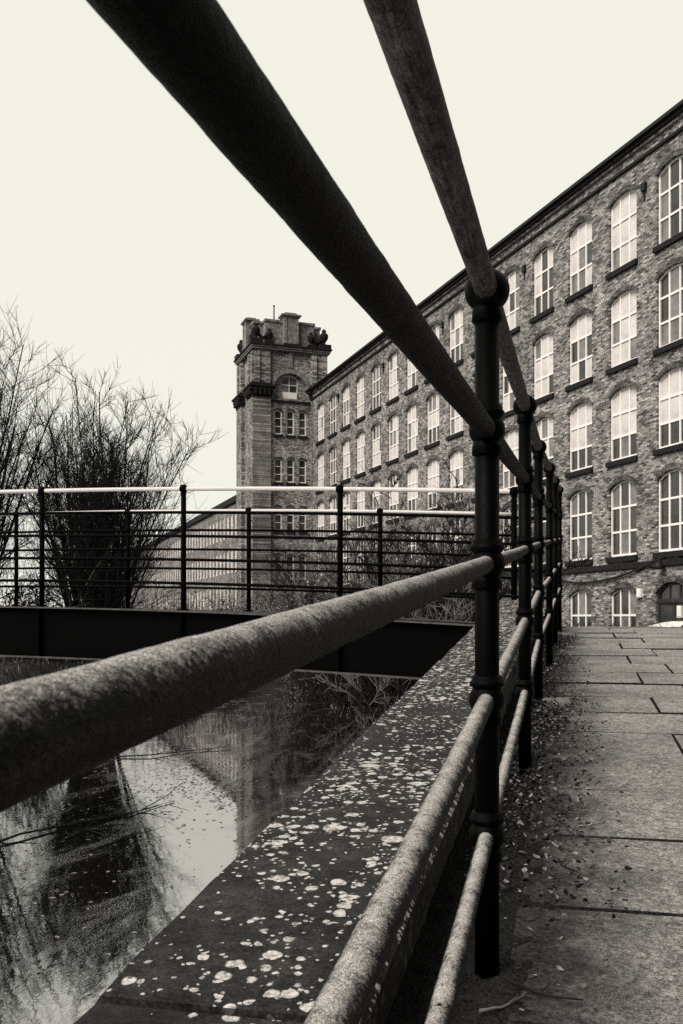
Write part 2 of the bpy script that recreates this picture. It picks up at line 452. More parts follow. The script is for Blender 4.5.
class Rail(MB):
    def pipe(self, pts, r, n, seed):
        rr_ = random.Random(seed); N = len(pts); ridges = sorted(rr_.uniform(0, 3.6) for _ in range(46)); base = len(self.v)
        info = [(rr_.uniform(0, 6.283), rr_.uniform(.3, .9), rr_.uniform(.00035, .0010), rr_.uniform(.002, .005)) for _ in ridges]
        dist = 0
        for i, p in enumerate(pts):
            d = (pts[min(i+1,N-1)] - pts[max(i-1,0)]).normalized()
            u = Vector((0,0,1)); u = (u - d*u.dot(d)).normalized(); w = d.cross(u)
            if i: dist += (p - pts[i-1]).length
            near = [(x, q) for x, q in zip(ridges, info) if abs(x-dist) < .02]
            for k in range(n):
                a = 6.28319*k/n; dirv = u*math.cos(a) + w*math.sin(a)
                q = p + dirv*r
                h = mn.noise(q*22)*.0005 + mn.noise(q*75)*.00028
                for x, (ac, aw, hh, wd) in near:
                    da = abs((a-ac+math.pi) % 6.28319 - math.pi)
                    if da < aw: h += hh*math.exp(-((dist-x + .006*math.cos(da/aw*1.57))/wd)**2)*(1-(da/aw)**2)
                self.v.append(tuple(p + dirv*(r+h)))
        for i in range(N-1):
            for k in range(n):
                A, B = base+i*n+k, base+i*n+(k+1)%n
                self.f.append((A, B, B+n, A+n)); self.m.append(0); self.sm.append(True)
        self.f.append(tuple(base+k for k in range(n))[::-1]); self.m.append(0); self.sm.append(False)
        self.f.append(tuple(base+(N-1)*n+k for k in range(n))); self.m.append(0); self.sm.append(False)
for j in range(5):
    mb = Rail(); pts = []
    for a, b in zip(ks[:-1], ks[1:]):
        st = {-1.7: 6, -.8: 40, .1: 420, 1.0: 200}.get(a, 40)
        for i in range(st):
            t = i/st; q = fpt(a).lerp(fpt(b), t); q.z = rz_(j, q.y) - .002*math.sin(math.pi*t)
            pts.append(q - fo)
    q = fpt(ks[-1]); q.z = rz_(j, q.y); pts.append(q-fo)
    mb.pipe(pts, rail_r[j], 40, 300+j)
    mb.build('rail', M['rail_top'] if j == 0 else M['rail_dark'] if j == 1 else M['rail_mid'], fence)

# ------------------------------------------------------------------ footbridge
BD = Vector((.9565, -.2915, 0)); BN = Vector((.2915, .9565, 0)); BS = 1.839
B0 = Vector((-3.533, 11.207, 0))
def bz(i): return 1.540 - .0125*(i+1.5)**2
def bp(i, off, z): return B0 + BD*(BS*i) + BN*off + Vector((0,0,z))
bo = bp(-1.5, 1.13, GZ)
bridge = empty('footbridge', bo)
tag(bridge, 'dark steel footbridge with pale handrails crossing the canal', 'footbridge')
I0, I1 = -6.4, 3.25
def isteps(n): return [I0+(I1-I0)*i/n for i in range(n+1)]
BW = 2.26
for off in (0, BW):
    I1 = 3.2 if off == 0 else 2.86
    mb = MB(); st = isteps(24)
    for a, b in zip(st[:-1], st[1:]):
        def sec(i, o0, o1, z0, z1):
            return [bp(i,o0,bz(i)+z0)-bo, bp(i,o1,bz(i)+z0)-bo, bp(i,o1,bz(i)+z1)-bo, bp(i,o0,bz(i)+z1)-bo]
        for (o0,o1,z0,z1,mi) in ((-.012,.012,-1.95,-1.385,0), (-.09,.09,-1.385,-1.368,1), (-.09,.09,-1.967,-1.95,1)):
            s0, s1 = sec(a, off+o0, off+o1, z0, z1), sec(b, off+o0, off+o1, z0, z1)
            mb.hexa([s0[0],s1[0],s1[1],s0[1],s0[3],s1[3],s1[2],s0[2]], mi)
    for i in [I0+.05] + [-6+x for x in range(10)]:
        for sgn in (-1, 1):
            mb.hexa([bp(i-.004,off+sgn*.012,bz(i)-1.945)-bo, bp(i+.004,off+sgn*.012,bz(i)-1.945)-bo, bp(i+.004,off+sgn*.08,bz(i)-1.945)-bo, bp(i-.004,off+sgn*.08,bz(i)-1.945)-bo,
                     bp(i-.004,off+sgn*.012,bz(i)-1.39)-bo, bp(i+.004,off+sgn*.012,bz(i)-1.39)-bo, bp(i+.004,off+sgn*.08,bz(i)-1.39)-bo, bp(i-.004,off+sgn*.08,bz(i)-1.39)-bo], 0)
    mb.build('girder', [M['bridge_iron'], M['girder_edge']], bridge)
    rl_ = MB()
    railing = empty('railing', bp(-1.5, off, bz(-1.5)-1.37)-bo); railing.parent = bridge
    ro = bo + railing.location
    for i in range(-6, 4 if off == 0 else 3):
        ii = i - (.08 if off else 0)
        mb = MB()
        mb.tube([bp(ii,off,bz(ii)-1.366)-ro, bp(ii,off,bz(ii)-.01)-ro], .030, 12)
        for j in range(5): mb.ball(bp(ii,off,bz(ii)-.265*j)-ro, .050 if j == 0 else .037, 0, 1, 14, 8)
        mb.lathe(bp(ii,off,bz(ii)-1.366)-ro, [(.07,0),(.07,.015),(.035,.02)], 12)
        mb.build('post', M['bridge_iron'], railing)
    for j in range(5):
        mb = MB()
        mb.tube([bp(i,off,bz(i)-.265*j)-ro for i in isteps(40)], .0235 if j == 0 else .0165, 12)
        mb.build('handrail' if j == 0 else 'rail', M['bridge_pale'] if j == 0 else M['bridge_iron'], railing)
mb = MB(); st = isteps(24)
for a, b in zip(st[:-1], st[1:]):
    z0, z1 = bz(a)-1.46, bz(b)-1.46
    mb.hexa([bp(a,.1,z0-.08)-bo, bp(b,.1,z1-.08)-bo, bp(b,BW-.1,z1-.08)-bo, bp(a,BW-.1,z0-.08)-bo,
             bp(a,.1,z0)-bo, bp(b,.1,z1)-bo, bp(b,BW-.1,z1)-bo, bp(a,BW-.1,z0)-bo])
for i in [-6+x*.8 for x in range(12)]:
    mb.hexa([bp(i-.03,.03,bz(i)-1.80)-bo, bp(i+.03,.03,bz(i)-1.80)-bo, bp(i+.03,BW-.03,bz(i)-1.80)-bo, bp(i-.03,BW-.03,bz(i)-1.80)-bo,
             bp(i-.03,.03,bz(i)-1.545)-bo, bp(i+.03,.03,bz(i)-1.545)-bo, bp(i+.03,BW-.03,bz(i)-1.545)-bo, bp(i-.03,BW-.03,bz(i)-1.545)-bo])
mb.build('deck', M['bridge_iron'], bridge)
mb = MB()
for i in (I0-.15, 3.12):
    mb.hexa([bp(i-.35,-.3,-4.4)-bo, bp(i+.35,-.3,-4.4)-bo, bp(i+.35,BW+.3,-4.4)-bo, bp(i-.35,BW+.3,-4.4)-bo,
             bp(i-.35,-.3,bz(i)-1.975)-bo, bp(i+.35,-.3,bz(i)-1.975)-bo, bp(i+.35,BW+.3,bz(i)-1.975)-bo, bp(i-.35,BW+.3,bz(i)-1.975)-bo])
mb.build('abutment', M['canal_wall'], bridge)

# ------------------------------------------------------------------ mill: local x = along the facade (away), y = out of the wall, z up
MRZ = math.atan2(.9447, -.328)
MO = Vector((11.6, 39.0, GZ))
TS = 1.0585
def arch_pts(x0, x1, zs, rise, n=10):
    """points from (x1,zs) over to (x0,zs)"""
    if rise <= 0: return [(x1,zs),(x0,zs)]
    w = (x1-x0)/2; r = (w*w+rise*rise)/(2*rise); cz = zs+rise-r; c = (x0+x1)/2
    a = math.asin(min(1, w/r))
    return [(c + r*math.sin(a-2*a*i/n), cz + r*math.cos(a-2*a*i/n)) for i in range(n+1)]
def cell(mb, fx, x0, x1, z0, z1, hole, depth=.22, mi=0, rim=0):
    """wall panel with an arched opening; fx(x, d, z) maps to 3D, d = inwards"""
    if hole is None:
        mb.face([fx(x0,0,z0), fx(x1,0,z0), fx(x1,0,z1), fx(x0,0,z1)], mi); return
    h0, h1, s0, zs, rise = hole
    mb.face([fx(x0,0,z0), fx(h0,0,z0), fx(h0,0,z1), fx(x0,0,z1)], mi)
    mb.face([fx(h1,0,z0), fx(x1,0,z0), fx(x1,0,z1), fx(h1,0,z1)], mi)
    mb.face([fx(h0,0,z0), fx(h1,0,z0), fx(h1,0,s0), fx(h0,0,s0)], mi)
    ap = arch_pts(h0, h1, zs, rise)
    for a, b in zip(ap[:-1], ap[1:]):
        mb.face([fx(b[0],0,b[1]), fx(a[0],0,a[1]), fx(a[0],0,z1), fx(b[0],0,z1)], mi)
    loop = [(h0,s0),(h1,s0)] + ap
    for a, b in zip(loop, loop[1:]+loop[:1]):
        if abs(a[0]-b[0]) + abs(a[1]-b[1]) < 1e-6: continue
        mb.face([fx(a[0],0,a[1]), fx(b[0],0,b[1]), fx(b[0],depth,b[1]), fx(a[0],depth,a[1])], mi)
def arch_ring(mb, fx, x0, x1, zs, rise, th, proud, mi):
    a = arch_pts(x0, x1, zs, rise); b = arch_pts(x0-th*.6, x1+th*.6, zs+th*.12, rise+th*.88)
    for i in range(len(a)-1):
        mb.face([fx(a[i+1][0],-proud,a[i+1][1]), fx(a[i][0],-proud,a[i][1]), fx(b[i][0],-proud,b[i][1]), fx(b[i+1][0],-proud,b[i+1][1])], mi)
        mb.face([fx(b[i+1][0],-proud,b[i+1][1]), fx(b[i][0],-proud,b[i][1]), fx(b[i][0],0,b[i][1]), fx(b[i+1][0],0,b[i+1][1])], mi)
        mb.face([fx(a[i][0],-proud,a[i][1]), fx(a[i+1][0],-proud,a[i+1][1]), fx(a[i+1][0],.03,a[i+1][1]), fx(a[i][0],.03,a[i][1])], mi)

def window(parent, fx, origin, h0, h1, s0, zs, rise, rows, pick, cols=3, sill=True, bar=.07, name='window', depth=.15):
    """frame mesh with children glass and sill; coordinates relative to origin"""
    ox = origin
    def g(x, d, z):
        p = fx(x, d, z); return (p[0]-ox[0], p[1]-ox[1], p[2]-ox[2])
    mb = MB()
    def bar_box(x0, x1, d0, d1, z0, z1):
        c = [g(x0,d1,z0), g(x1,d1,z0), g(x1,d0,z0), g(x0,d0,z0), g(x0,d1,z1), g(x1,d1,z1), g(x1,d0,z1), g(x0,d0,z1)]
        mb.hexa(c)
    D0, D1 = depth-.05, depth+.03
    def top(x):
        if rise <= 0: return zs
        w = (h1-h0)/2; r = (w*w+rise*rise)/(2*rise); c = (h0+h1)/2
        return zs+rise-r+math.sqrt(max(r*r-(x-c)**2, 0))
    e = .065
    bar_box(h0, h0+e, D0, D1, s0, zs); bar_box(h1-e, h1, D0, D1, s0, zs); bar_box(h0+e, h1-e, D0, D1, s0, s0+.09)
    ap = arch_pts(h0, h1, zs, rise)
    for a, b in zip(ap[:-1], ap[1:]):
        lo = lambda p: (p[0], max(p[1]-e*1.2, zs-e*1.2 if rise <= 0 else p[1]-e*1.2))
        A, B = lo(a), lo(b)
        mb.hexa([g(B[0],D1,B[1]), g(A[0],D1,A[1]), g(A[0],D0,A[1]), g(B[0],D0,B[1]), g(b[0],D1,b[1]), g(a[0],D1,a[1]), g(a[0],D0,a[1]), g(b[0],D0,b[1])])
    xs = [h0+(h1-h0)*i/cols for i in range(cols+1)]
    for x in xs[1:-1]: bar_box(x-bar/2, x+bar/2, D0+.004, D1-.004, s0+.09, top(x)-.02)
    zr = [s0] + [s0+(zs+rise*.6-s0)*r for r in rows]
    for z in zr[1:]: bar_box(h0+e, h1-e, D0+.008, D1-.008, z-bar*.6, z+bar*.6)
    wobj = mb.build(name, M['frame'], parent, ox)
    mb = MB(); Dg = depth+.004
    for c in range(cols):
        for r in range(len(zr)):
            mi = pick(c, r, len(zr))
            z0 = zr[r]
            if r+1 < len(zr):
                mb.face([g(xs[c],Dg,z0), g(xs[c+1],Dg,z0), g(xs[c+1],Dg,zr[r+1]), g(xs[c],Dg,zr[r+1])], mi)
            else:
                q = [xs[c]+(xs[c+1]-xs[c])*k/4 for k in range(5)]
                mb.face([g(xs[c],Dg,z0), g(xs[c+1],Dg,z0)] + [g(x,Dg,top(x)) for x in q[::-1]], mi)
    mb.build('glass', [M['pane_pale'], M['pane_mid'], M['pane_dark']], wobj)
    if sill:
        mb = MB()
        c = [g(h0-.1,.12,s0-.24), g(h1+.1,.12,s0-.24), g(h1+.1,-.13,s0-.24), g(h0-.1,-.13,s0-.24), g(h0-.1,.12,s0-.004), g(h1+.1,.12,s0-.004), g(h1+.1,-.13,s0-.03), g(h0-.1,-.13,s0-.03)]
        mb.hexa(c); mb.build('sill', M['stone_dark'], wobj)
    return wobj

mill = empty('mill_building', MO, MRZ)
tag(mill, 'long five storey brick cotton mill with rows of arched white framed windows', 'mill building')
def fm(x, d, z): return (x, -d, z)             # facade at y = 0
P = 2.94*TS; S0 = .09*TS; HW = .92
zz = lambda z: z - GZ
rows_def = [  # sill, spring, rise, storey bottom, storey top
    (14.5, 17.28, .24, 13.82, 18.3), (10.5, 13.22, .24, 9.85, 13.82), (6.60, 9.30, .24, 5.95, 9.85), (2.60, 5.40, .30, 2.2, 5.95), (-.95, 1.02, .26, GZ, 2.2)]
def pk_for(row, rr):
    mode = rr.random(); col_shift = rr.random()
    def f(c, r, n):
        x = rr.random()
        if row == 4: return 2 if x < .6 else 1
        if row == 3: return 2 if x < .8 else 1
        if row == 2:
            if r == 0: return 2 if x < .8 else 1
            return 0 if x < .7 else 1
        if mode < .12 and r == 0: return 2
        if mode > .86: return 1 if x < .6 else 2
        if mode > .72 and c == 0: return 1
        return 0 if x < .74 else 1 if x < .92 else 2
    return f
wall_mb = MB(); pend = []
I_lo, I_hi = -4, 13
xL, xR = S0 + P*(I_lo-.5), S0 + P*(I_hi+.5)
for ri, (s, sp, rise, b0, b1) in enumerate(rows_def):
    for i in range(I_lo, I_hi+1):
        c = S0 + P*i
        h = (c-HW, c+HW, zz(s), zz(sp), rise)
        if ri == 4 and i == -1: h = (c-1.0, c+1.0, zz(-1.62), zz(1.0), .42)
        elif ri == 4: h = (c-.88, c+.88, zz(s), zz(sp), rise)
        cell(wall_mb, fm, c-P/2, c+P/2, zz(b0), zz(b1), h, .25)
        arch_ring(wall_mb, fm, h[0], h[1], h[3], h[4], .24, .03, 1)
        pend.append((ri, i, h))
xE = xR + .8
cell(wall_mb, fm, xR, xE, 0, zz(18.3), None)
DEP = 14
zt = zz(18.3)
wall_mb.face([(xL,0,0),(xL,0,zt),(xL,-DEP,zt),(xL,-DEP,0)]); wall_mb.face([(xE,0,zt),(xE,0,0),(xE,-DEP,0),(xE,-DEP,zt)])
wall_mb.face([(xE,-DEP,zt),(xE,-DEP,0),(xL,-DEP,0),(xL,-DEP,zt)])
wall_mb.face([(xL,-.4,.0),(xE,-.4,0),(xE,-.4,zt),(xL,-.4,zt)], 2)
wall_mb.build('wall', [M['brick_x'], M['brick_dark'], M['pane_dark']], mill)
rr = random.Random(5)
for ri, i, h in pend:
    if ri == 4 and i == -1: continue
    o_ = ((h[0]+h[1])/2, 0, h[2])
    window(mill, fm, o_, h[0], h[1], h[2], h[3], h[4], (.34, .68) if ri < 4 else (.52,), pk_for(ri, rr))
# door
c = S0 - P; mb = MB()
mb.box(c-1.0, c-.9, -.2, -.1, zz(-1.62), zz(1.0)); mb.box(c+.9, c+1.0, -.2, -.1, zz(-1.62), zz(1.0)); mb.box(c-.9, c+.9, -.21, -.09, zz(.62), zz(.78))
mb.box(c-.9, c-.02, -.2, -.14, zz(-1.62), zz(.62)); mb.box(c+.02, c+.9, -.2, -.14, zz(-1.62), zz(.62))
ap = arch_pts(c-.99, c+.99, zz(1.0), .42); 
for a, b in zip(ap[:-1], ap[1:]): mb.hexa([(b[0],-.2,b[1]-.1),(a[0],-.2,a[1]-.1),(a[0],-.1,a[1]-.1),(b[0],-.1,b[1]-.1),(b[0],-.2,b[1]),(a[0],-.2,a[1]),(a[0],-.1,a[1]),(b[0],-.1,b[1])])
for x in (-.3, .3): mb.box(c+x-.03, c+x+.03, -.19, -.11, zz(.78), zz(1.3))
dm = simple('door_paint', .03, .5, 5, .5)
d = mb.build('door', dm, mill)
mb = MB()
for x0, x1 in ((c-.9,c-.33),(c-.27,c+.27),(c+.33,c+.9)): mb.box(x0, x1, -.16, -.152, zz(.78), zz(1.3))
for s_ in (-1,1): mb.box(c+s_*.46-.3, c+s_*.46+.3, -.138, -.13, zz(-.5), zz(.5))
mb.build('glass', M['pane_dark'], d)
mb = MB(); mb.ball((c-.1,-.11,zz(-.6)), .04); mb.build('handle', M['hub'], d)
# cornice, string course, roof
mb = MB()
for (z0,z1,y1) in ((18.3,18.42,.10),(18.42,18.75,.03),(18.75,18.86,.16),(18.86,19.0,.28)):
    mb.box(xL, xE, -.3, y1, zz(z0), zz(z1), 0 if z1 not in (18.42,19.0) else 1)
mb.build('cornice', [M['brick_x'], M['stone_dark']], mill)
mb = MB(); mb.box(xL, xE, -.25, .42, zz(19.0), zz(19.14)); mb.build('gutter', M['gutter'], mill)
mb = MB(); mb.box(xL, xE, .0, .12, zz(2.05), zz(2.28)); mb.build('string_course', M['stone_dark'], mill)
mb = MB()
mb.face([(xL,-.3,zz(19.1)),(xE,-.3,zz(19.1)),(xE,-DEP/2,zz(20.3)),(xL,-DEP/2,zz(20.3))]); mb.face([(xL,-DEP/2,zz(20.3)),(xE,-DEP/2,zz(20.3)),(xE,-DEP,zz(19.1)),(xL,-DEP,zz(19.1))])
mb.face([(xL,-.3,zz(18.9)),(xL,-.3,zz(19.1)),(xL,-DEP/2,zz(20.3)),(xL,-DEP,zz(19.1)),(xL,-DEP,zz(18.3)),(xL,-.3,zz(18.3))])
mb.build('roof', M['slate'], mill)
for i in (-1, 2, 5, 8, 11):
    mb = MB(); x = S0 + P*(i+.53); mb.box(x-.13, x+.13, 0, .12, zz(16.98), zz(17.3)); mb.box(x-.03, x+.03, .0, .06, zz(16.6), zz(16.98))
    mb.build('vent', M['gutter'], mill)
# lamp, alarm, cable on the wall (placed on the facade plane)
def on_wall(x, y, out=.0):
    u = (x-CX); t = (F*11.6 - 39*u)/(u + .347*F); Y = 39+t
    return Vector((t*TS, out, (HZ-y)/F*Y - GZ))
mb = MB(); p = on_wall(664,564,.02); mb.box(p.x-.09,p.x+.09,.0,.1,p.z-.05,p.z+.25); mb.lathe((p.x,.25,p.z-.2), [(.2,0),(.19,.12),(.1,.26),(.04,.3)], 14); mb.tube([(p.x,.05,p.z+.12),(p.x,.25,p.z+.12)], .03, 8)
mb.build('wall_lamp', M['gutter'], mill)
mb = MB(); p = on_wall(641,592.5); mb.box(p.x-.13,p.x+.13,0,.12,p.z-.2,p.z+.16); mb.box(p.x-.1,p.x+.1,.12,.14,p.z-.16,p.z+.12); mb.build('alarm_box', M['lamp_white'], mill)
mb = MB(); p = on_wall(681,611); mb.box(p.x-.12,p.x+.12,0,.1,p.z-.25,p.z+.2); mb.box(p.x-.09,p.x+.09,.1,.12,p.z-.2,p.z+.15); mb.build('sign_plate', M['lamp_white'], mill)
ca, cb_ = on_wall(560,580), on_wall(664,558)
mb = MB(); pts = []
for i in range(21):
    t = i/20; q = ca.lerp(cb_, t); q.z -= 4*.42*t*(1-t)*(1.1-.2*t); q.y = .10; pts.append(q)
mb.tube(pts, .045, 8); mb.build('cable', M['gutter'], mill)

# ------------------------------------------------------------------ tower (same frame; p = away from front face, q = out of the mill wall)
TX = 42.7; TY = 1.85
trz = MRZ
tc_, ts_ = math.cos(MRZ), math.sin(MRZ)
TO = MO + Vector((tc_*TX - ts_*TY, ts_*TX + tc_*TY, 0))
tower = empty('mill_tower', TO, MRZ)
tag(tower, 'square brick stair tower with dark cornices, finials and flagpole at the mill end', 'tower')
def ft(x, d, z): return (d+.28, x, z)           # front face looks along -p
mb = MB()
Wq = 3.30; PD = 5.9
tw = []
qs = [-1.75, -.525, .525, 1.75]
zrows = [(3.3,5.3),(7.35,9.3),(11.35,13.3),(15.3,17.3)]
zc = [0] + [zz((a[1]+b[0])/2) for a, b in zip(zrows[:-1], zrows[1:])] + [zz(18.15)]
for r, (z0, z1) in enumerate(zrows):
    for k in range(3):
        c = (k-1)*1.05
        h = (c-.31, c+.31, zz(z0), zz(z1-.12), .13)
        cell(mb, ft, qs[k], qs[k+1], zc[r], zc[r+1], h, .25, 1); tw.append(h)
        arch_ring(mb, ft, h[0], h[1], h[3], h[4], .16, .02, 3)
# lunette storey
lun = (-1.5, 1.5, zz(18.3), zz(18.95), 1.46)
cell(mb, ft, -1.75, 1.75, zz(18.15), zz(22.2), lun, .3, 1)
arch_ring(mb, ft, -1.51, 1.51, zz(18.95), 1.47, .40, .10, 2)
# lunette infill wall with a window opening
fl = lambda x, d, z: (d+.56, x, z)
cell(mb, fl, -1.75, 1.75, zz(18.15), zz(20.9), (-.72,.72,zz(18.85),zz(20.0),.3), .2, 1)
# piers
for (p0,p1) in ((0,1.85),(PD-1.85,PD)):
    for sg in (-1,1):
        q0, q1 = sorted((sg*1.75, sg*Wq))
        mb.box(p0, p1, q0, q1, 0, zz(18.25), 0)
        mb.box(p0+.12, p1-.12, q0+.12*(sg<0)+.0, q1-.12*(sg>0), zz(18.25), zz(22.2), 0)
        for zq in (3.4, 9.4):   # offsets
            pass
        # slim pilasters on upper piers (proud)
        qa, qb = (q0+.2, q1-.05) if sg < 0 else (q0+.05, q1-.2)
        for f0, f1 in ((qa+.0, qa+.42), (qb-.42, qb)):
            if p0 == 0: mb.box(-.02, .118, f0, f1, zz(19.3), zz(22.0), 0)
        if sg > 0:
            for f0, f1 in ((p0+.16,p0+.55),(p1-.55,p1-.16)): mb.box(f0, f1, Wq-.118, Wq+.02, zz(19.3), zz(22.0), 0)
# side walls between the piers (recessed) and back
mb.box(1.85, PD-1.85, -Wq+.3, Wq-.3, 0, zz(22.2), 0)
mb.box(.95, PD-.3, -1.75, 1.75, 0, zz(22.1), 1)
mb.build('wall', [M['brick_x'], M['brick_y'], M['stone_mid'], M['brick_dark_y']], tower)
for h in tw:
    window(tower, ft, (.28,(h[0]+h[1])/2,h[2]), h[0], h[1], h[2], h[3], h[4], (.34,.68), lambda c, r, n: 2, 1, True, .045)
for sx in ():
    pass
# left face slit windows
def fs(x, d, z): return (x, Wq-.3+.012-d, z)
window(tower, fl, (.56,0,zz(18.85)), -.72, .72, zz(18.85), zz(20.0), .3, (.5,), lambda c, r, n: 2 if r == 0 and c == 0 else 1, 2, False, .06)
mb = MB(); mb.box(.42,.54,-.6,.6,zz(18.22),zz(18.82)); mb.build('white_panel', M['frame'], tower)
# cornices
def band(mb, z0, z1, out, mi=0, q_lo=-Wq, q_hi=Wq, p_lo=0, p_hi=PD):
    mb.box(p_lo-out, p_hi+out, q_lo-out, q_hi+out, z0, z1, mi)
mb = MB()
for z0,z1,o,mi in ((22.2,22.34,.05,0),(22.34,22.5,.12,0),(22.5,22.62,.22,1)): band(mb, zz(z0), zz(z1), o, mi)
mb.build('main_cornice', [M['stone_mid'], M['stone_dark']], tower)
for (p0,p1) in ((0,1.85),(PD-1.85,PD)):
    for sg in (-1,1):
        mb = MB()
        q0, q1 = sorted((sg*1.75, sg*Wq))
        for z0,z1,o in ((18.25,18.45,.05),(18.45,18.65,.12),(18.78,19.05,.26),(19.05,19.2,.36),(19.2,19.4,.14)):
            band(mb, zz(z0), zz(z1), o, 0, q0, q1, p0, p1)
        band(mb, zz(18.65), zz(18.78), .15, 0, q0, q1, p0, p1)
        for k in range(4):
            qq = q0 + (q1-q0)*(k+.5)/4; mb.box(p0-.30, p0-.02, qq-.1, qq+.1, zz(18.4), zz(19.04))
            pp = p0 + (p1-p0)*(k+.5)/4
            if sg > 0: mb.box(pp-.1, pp+.1, q1+.02, q1+.30, zz(18.4), zz(19.04))
        mb.build('bracket_cornice', M['stone_dark'], tower)
mb = MB(); mb.box(.14,.30,-1.74,1.74,zz(17.95),zz(18.12)); mb.build('string_course', M['stone_dark'], tower); mb = MB(); mb.box(.12,.30,-.14,.14,zz(20.85),zz(22.19)); mb.build('keystone', M['stone_mid'], tower)
# parapet with pedestals
mb = MB()
mb.box(.42, PD-.42, -2.1, 2.1, zz(22.62), zz(24.6)); mb.box(.34, PD-.34, -2.18, 2.18, zz(24.6), zz(24.8))
mb.box(PD/2-1.7, PD/2+1.7, -Wq+.42, Wq-.42, zz(22.62), zz(24.598)); mb.box(PD/2-1.78, PD/2+1.78, -Wq+.34, Wq-.34, zz(24.6), zz(24.797))
mb.build('parapet', [M['stone_mid'], M['stone_mid']], tower)
for fr in (0,1):
    mb = MB()
    def bx(a0,a1,b0,b1,z0,z1,mi=0):
        # a = inwards from the face, b = along the face (centred)
        if fr == 0: mb.box(a0, a1, b0, b1, z0, z1, mi)
        else: mb.box(PD/2+b0, PD/2+b1, Wq-a1, Wq-a0, z0, z1, mi)
    bx(.05,1.0,-.62,.62,zz(22.62),zz(25.0)); bx(-.03,1.06,-.72,.72,zz(25.0),zz(25.12)); bx(-.12,1.14,-.85,.85,zz(25.12),zz(25.24)); bx(.12,.9,-.5,.5,zz(25.24),zz(25.42))
    bx(-.0,.049,-.62,-.38,zz(22.8),zz(24.95)); bx(-.0,.049,.38,.62,zz(22.8),zz(24.95)); bx(-.06,.049,-.66,.66,zz(22.63),zz(22.82),1)
    mb.build('pedestal', [M['stone_mid'], M['stone_dark']], tower)
urn = [(.20,0),(.22,.08),(.12,.16),(.16,.26),(.34,.5),(.38,.72),(.30,.86),(.15,.95),(.2,1.02),(.16,1.14),(.03,1.22)]
for (p, q, dp, dq) in ((.35,Wq-.35,1,-1),(.35,-Wq+.35,1,1),(PD-.35,Wq-.35,-1,-1),(PD-.35,-Wq+.35,-1,1)):
    mb = MB()
    mb.box(p-.5,p+.5,q-.5,q+.5,zz(22.62),zz(23.0))
    mb.lathe((p,q,zz(23.0)), [(a*1.0,b*1.15) for a,b in urn], 12)
    for e1, e2 in ((dp*1.15,0),(0,dq*1.15)):
        mb.box(p+e1-.34,p+e1+.34,q+e2-.34,q+e2+.34,zz(22.62),zz(22.88)); mb.lathe((p+e1,q+e2,zz(22.88)), [(a*.8,b*.95) for a,b in urn], 12)
        # scroll linking the urns
        mb.tube([(p+e1*.15,q+e2*.15,zz(23.5)),(p+e1*.5,q+e2*.5,zz(23.15)),(p+e1*.9,q+e2*.9,zz(23.4))], .16, 8)
    mb.build('finial', M['stone_dark'], tower)
mb = MB(); mb.tube([(2.0,.95,zz(24.6)),(2.0,.95,zz(26.4))], [.07,.05], 8); mb.ball((2.0,.95,zz(26.45)), .09)
mb.build('flagpole', M['gutter'], tower)

# ------------------------------------------------------------------ lower wing beyond the tower
WX = 47.5
wing = empty('mill_wing', MO + Vector((tc_*WX, ts_*WX, 0)), MRZ)
tag(wing, 'lower brick mill wing with rows of tall pale windows beyond the tower', 'mill building')
mb = MB(); PW = 2.1; nb = 33; w0 = 23.0; wz = 13.1; WE = 190.0
wr = [(1.2, 3.6), (5.3, 7.7), (9.4, 11.8)]; wb = [GZ, 4.4, 8.5, wz]
for r in range(3):
    for i in range(nb):
        c = w0 + PW*(i+.5); h = (c-.5, c+.5, zz(wr[r][0]), zz(wr[r][1]), .2)
        cell(mb, fm, c-PW/2, c+PW/2, zz(wb[r]), zz(wb[r+1]), h, .2)
for a, b in ((0, w0), (w0+PW*nb, WE)): cell(mb, fm, a, b, 0, zz(wz), None)
z1 = zz(wz)
mb.face([(0,0,0),(0,0,z1),(0,-12,z1),(0,-12,0)]); mb.face([(WE,0,z1),(WE,0,0),(WE,-12,0),(WE,-12,z1)]); mb.face([(WE,-12,z1),(WE,-12,0),(0,-12,0),(0,-12,z1)])
mb.build('wall', M['brick_x'], wing)
rr = random.Random(8)
for r in range(3):
    for i in range(nb):
        c = w0 + PW*(i+.5)
        m2 = MB(); f_ = lambda x, d, z: (x-c, -d, z)
        z0, zt_ = zz(wr[r][0]), zz(wr[r][1])
        for x0, x1, za, zb in ((-.5,-.41,z0,zt_+.1),(.41,.5,z0,zt_+.1),(-.41,.41,z0,z0+.1),(-.41,.41,zt_+.05,zt_+.19),(-.04,.04,z0+.1,zt_+.05),(-.41,.41,(z0+zt_)/2,(z0+zt_)/2+.08)):
            m2.box(x0, x1, -.14, -.06, za-z0, zb-z0, 0)
        m2.face([(-.49,-.12,0),(.49,-.12,0),(.49,-.12,zt_-z0+.17),(-.49,-.12,zt_-z0+.17)], 1 if rr.random() < .6 else 2)
        m2.build('window', [M['frame'], M['pane_pale'], M['pane_mid']], wing, (c, 0, z0))
mb = MB(); mb.box(0, WE, -.3, .3, zz(wz), zz(13.75)); mb.build('cornice', M['stone_dark'], wing)
mb = MB()
mb.face([(0,-.3,zz(13.7)),(WE,-.3,zz(13.7)),(WE,-6,zz(15.0)),(0,-6,zz(15.0))]); mb.face([(0,-6,zz(15.0)),(WE,-6,zz(15.0)),(WE,-12,zz(13.7)),(0,-12,zz(13.7))])
mb.face([(0,-.3,zz(13.1)),(0,-.3,zz(13.7)),(0,-6,zz(15.0)),(0,-12,zz(13.7)),(0,-12,zz(13.1))])
mb.build('roof', M['slate'], wing)

